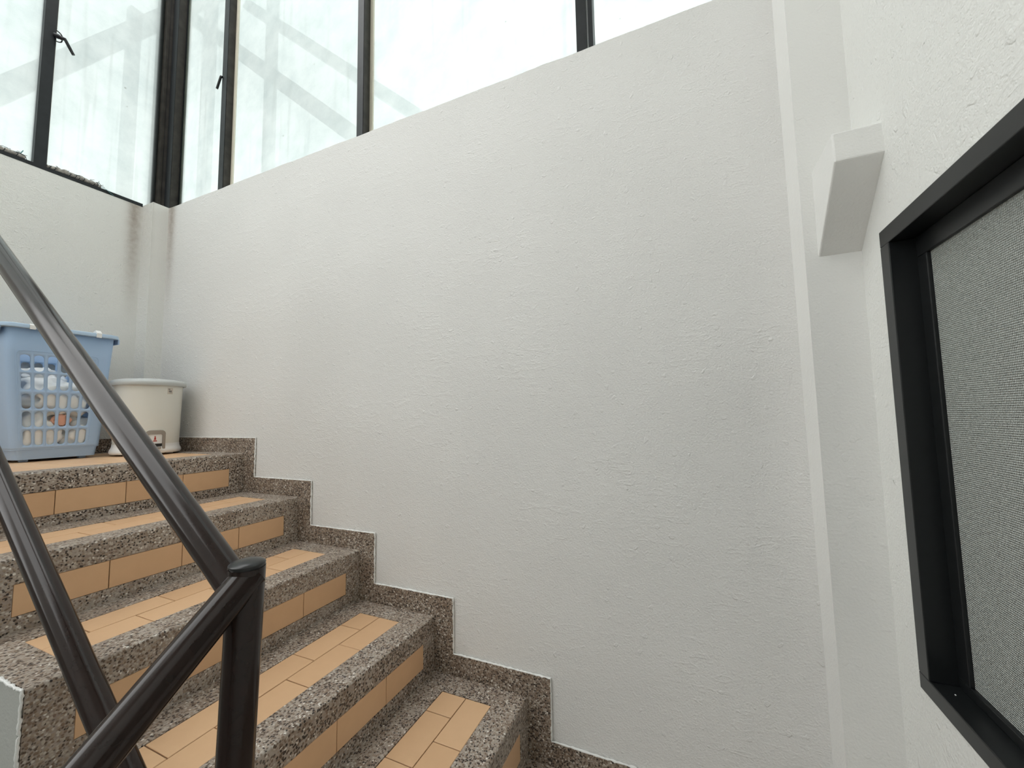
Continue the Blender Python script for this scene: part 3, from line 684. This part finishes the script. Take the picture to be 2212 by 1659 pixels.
npart(MB().lathe([(0.1165, 0.298), (0.1275, 0.298), (0.1300, 0.301), (0.1300, 0.313), (0.1280, 0.318), (0.120, 0.3225), (0.095, 0.328), (0.06, 0.332), (0.02, 0.334), (0.0005, 0.3342)], BX, BY, 96), 'lid', M_LID)
def rb_(z): return 0.112 + (z - 0.06) * (0.1165 - 0.112) / (0.297 - 0.06) if z > 0.06 else 0.1123
def patch(b, pts2, off, th):
    """curved sheet on the bin side: pts2 = ccw outline (angle, z), off above surface, thickness th"""
    n = len(pts2); vs = []
    for o_ in (off, off + th):
        for a, z in pts2:
            r = rb_(z) + o_; vs.append((BX + r * math.cos(a), BY + r * math.sin(a), z))
    b.add(vs, [tuple(range(n, 2 * n)), tuple(range(n))[::-1]] + [(i, (i + 1) % n, n + (i + 1) % n, n + i) for i in range(n)]); return b
def grid_patch(b, a0, a1, z0, z1, off, th, n=8):
    for k in range(n):
        s0, s1 = a0 + (a1 - a0) * k / n, a0 + (a1 - a0) * (k + 1) / n; patch(b, [(s0, z0), (s1, z0), (s1, z1), (s0, z1)], off, th)
    return b
AC = math.radians(-10.5); AW = math.radians(17.0)
# arched housing: ring between outer and inner outline, in short segments
def arch(w, ztop, zbot, r=0.016, n=7):
    pts = [(w, zbot)]
    for k in range(n + 1):
        t = math.pi / 2 * k / n; pts.append((w - r / 0.11 * (1 - math.cos(t)), ztop - r + r * math.sin(t)))
    for k in range(n + 1):
        t = math.pi / 2 * (1 - k / n); pts.append((-w + r / 0.11 * (1 - math.cos(t)), ztop - r + r * math.sin(t)))
    pts.append((-w, zbot)); return pts
po, pi_ = arch(AW, 0.1035, 0.012), arch(AW * 0.72, 0.0860, 0.012, 0.008)
b = MB()
for k in range(len(po) - 1): patch(b, [(AC + po[k][0], po[k][1]), (AC + po[k + 1][0], po[k + 1][1]), (AC + pi_[k + 1][0], pi_[k + 1][1]), (AC + pi_[k][0], pi_[k][1])], 0.0004, 0.0125 if False else 0.006)
hs = npart(b, 'pedal_housing', M_TAUPE, None, 'taupe arched pedal surround')
npart(grid_patch(MB(), AC - AW * 0.70, AC + AW * 0.70, 0.046, 0.0858, 0.0006, 0.0012), 'logo_panel', M_WHITEP)
b = MB()     # small red emblem: head, robe and base line
def disc(ca, cz_, ra, rz, n=12): return [(ca + ra * math.cos(2 * math.pi * k / n), cz_ + rz * math.sin(2 * math.pi * k / n)) for k in range(n)]
e0 = AC - 0.012
patch(b, disc(e0, 0.0765, 0.018, 0.0026), 0.002, 0.0006); patch(b, [(e0 - 0.034, 0.0625), (e0 + 0.034, 0.0625), (e0 + 0.02, 0.0735), (e0 - 0.012, 0.0745)], 0.002, 0.0006)
patch(b, [(e0 - 0.075, 0.0555), (e0 + 0.06, 0.0555), (e0 + 0.06, 0.0595), (e0 - 0.03, 0.0605)], 0.002, 0.0006)
npart(b, 'emblem', M_RED, None, 'small red emblem')
npart(grid_patch(MB(), AC - AW * 0.70, AC + AW * 0.70, 0.020, 0.046, 0.0006, 0.0012), 'pedal_slot', M_BLK)
b = MB(); fx, fy = BX + 0.115 * math.cos(AC), BY + 0.115 * math.sin(AC); t = Vector((-math.sin(AC), math.cos(AC), 0)); n_ = Vector((math.cos(AC), math.sin(AC), 0)); c = Vector((fx, fy, 0.0235))
vs = [c + t * a + n_ * d + Vector((0, 0, h)) for a, d, h in ((-0.02, -0.01, 0.006), (0.02, -0.01, 0.006), (0.017, 0.016, 0.001), (-0.017, 0.016, 0.001), (-0.02, -0.01, 0.011), (0.02, -0.01, 0.011), (0.017, 0.016, 0.006), (-0.017, 0.016, 0.006))]
npart(b.add(vs, [(0, 3, 2, 1), (4, 5, 6, 7), (0, 1, 5, 4), (1, 2, 6, 5), (2, 3, 7, 6), (3, 0, 4, 7)]), 'pedal', M_TAUPE)
sa = math.atan2(-0.129 - BY, 0.118) + 0.02
st = npart(grid_patch(MB(), sa - 0.095, sa + 0.095, 0.2615, 0.2895, 0.0004, 0.0006, 4), 'sticker', M_LABEL, None, 'small beige sticker')
b = MB(); grid_patch(b, sa - 0.055, sa + 0.05, 0.2725, 0.2770, 0.0010, 0.0003, 4); grid_patch(b, sa - 0.04, sa + 0.06, 0.2672, 0.2690, 0.0010, 0.0003, 4); grid_patch(b, sa - 0.07, sa - 0.01, 0.2815, 0.2845, 0.0010, 0.0003, 3)
npart(b, 'sticker_print', M_INK)

# ------------------------------------------------------------------ rolled rags tied along the left sill
def rag_roll(y0, y1, seed, label, wires):
    r = random.Random(seed); root = tag(empty('rag_roll', (XB - 0.008, (y0 + y1) / 2, ZT + 0.0125)), label, 'rag', 'rag rolls on the left sill')
    def rp(mb, name, m):
        o = mb.build(name, m); o.parent = root; o.matrix_parent_inverse = Matrix.Translation(root.location).inverted(); return o
    n = 60; pts = []; rs = []
    for k in range(n + 1):
        t = k / n; y = y0 + (y1 - y0) * t
        wob = noise.noise(Vector((t * 14, seed, 0)))
        rr = (0.0112 + 0.0030 * wob) * (0.55 + 0.45 * math.sin(math.pi * min(1, max(0.0, t * 0.96 + 0.02)) ) ** 0.35)
        if any(abs(t - q) < 0.018 for q in wires): rr *= 0.78
        pts.append((XB - 0.008 + 0.001 * wob, y, ZT + 0.0125 + rr + 0.0005)); rs.append(rr)
    rp(MB().tube(pts, rs, 12), 'cloth', M_CLOTH)
    for q in wires:
        k = int(q * n); c = Vector(pts[k]); rr = rs[k] + 0.0012
        ring = [c + Vector((rr * math.cos(a), 0.004 * math.sin(a * 1.0 + q), rr * math.sin(a))) for a in [2 * math.pi * i / 20 for i in range(21)]]
        rp(MB().tube(ring, 0.0014, 6), 'twine', M_TWINE)
    for s_ in range(18):
        t = r.random(); y = y0 + (y1 - y0) * t; base = Vector((XB - 0.004, y, ZT + 0.0125 + rs[int(t * n)] * 1.6))
        p = [base]; 
        for q in range(4): p.append(p[-1] + Vector((r.uniform(-0.003, 0.004), r.uniform(-0.012, 0.014), r.uniform(-0.004, 0.005))))
        rp(MB().tube(p, 0.0009, 5), 'twine_end', M_TWINE)
    return root, rp
r1, rp1 = rag_roll(-0.74, -0.476, 3, 'dirty rag roll tied with dark twine on the sill, left of the window post', (0.1, 0.3, 0.48, 0.62, 0.78, 0.9))
rp1(MB().tube([(XB - 0.004, -0.492, ZT + 0.028), (XB - 0.002, -0.488, ZT + 0.038), (XB - 0.001, -0.4845, ZT + 0.047)], 0.0016, 6), 'string', M_TEAL)
rp1(MB().tube([(XB - 0.004, -0.492, ZT + 0.026), (XB - 0.001, -0.482, ZT + 0.029), (XB, -0.476, ZT + 0.021), (XB + 0.001, -0.4735, ZT + 0.012)], 0.0011, 6), 'twine_end', M_TWINE)
r2, rp2 = rag_roll(-0.412, -0.232, 8, 'dirty rag roll tied with twine on the sill between post and corner', (0.06, 0.14, 0.40, 0.50, 0.58, 0.66, 0.86, 0.93))
rp2(MB().tube([(XB - 0.002, -0.335, ZT + 0.024), (XB, -0.322, ZT + 0.030), (XB, -0.305, ZT + 0.033), (XB, -0.294, ZT + 0.031), (XB - 0.002, -0.286, ZT + 0.022)], 0.0012, 6), 'twine_end', M_TWINE)
rp2(MB().tube([(XB - 0.002, -0.236, ZT + 0.020), (XB + 0.004, -0.215, ZT + 0.013), (XB + 0.004, -0.186, ZT - 0.004)], 0.0011, 6), 'string', M_TEAL)
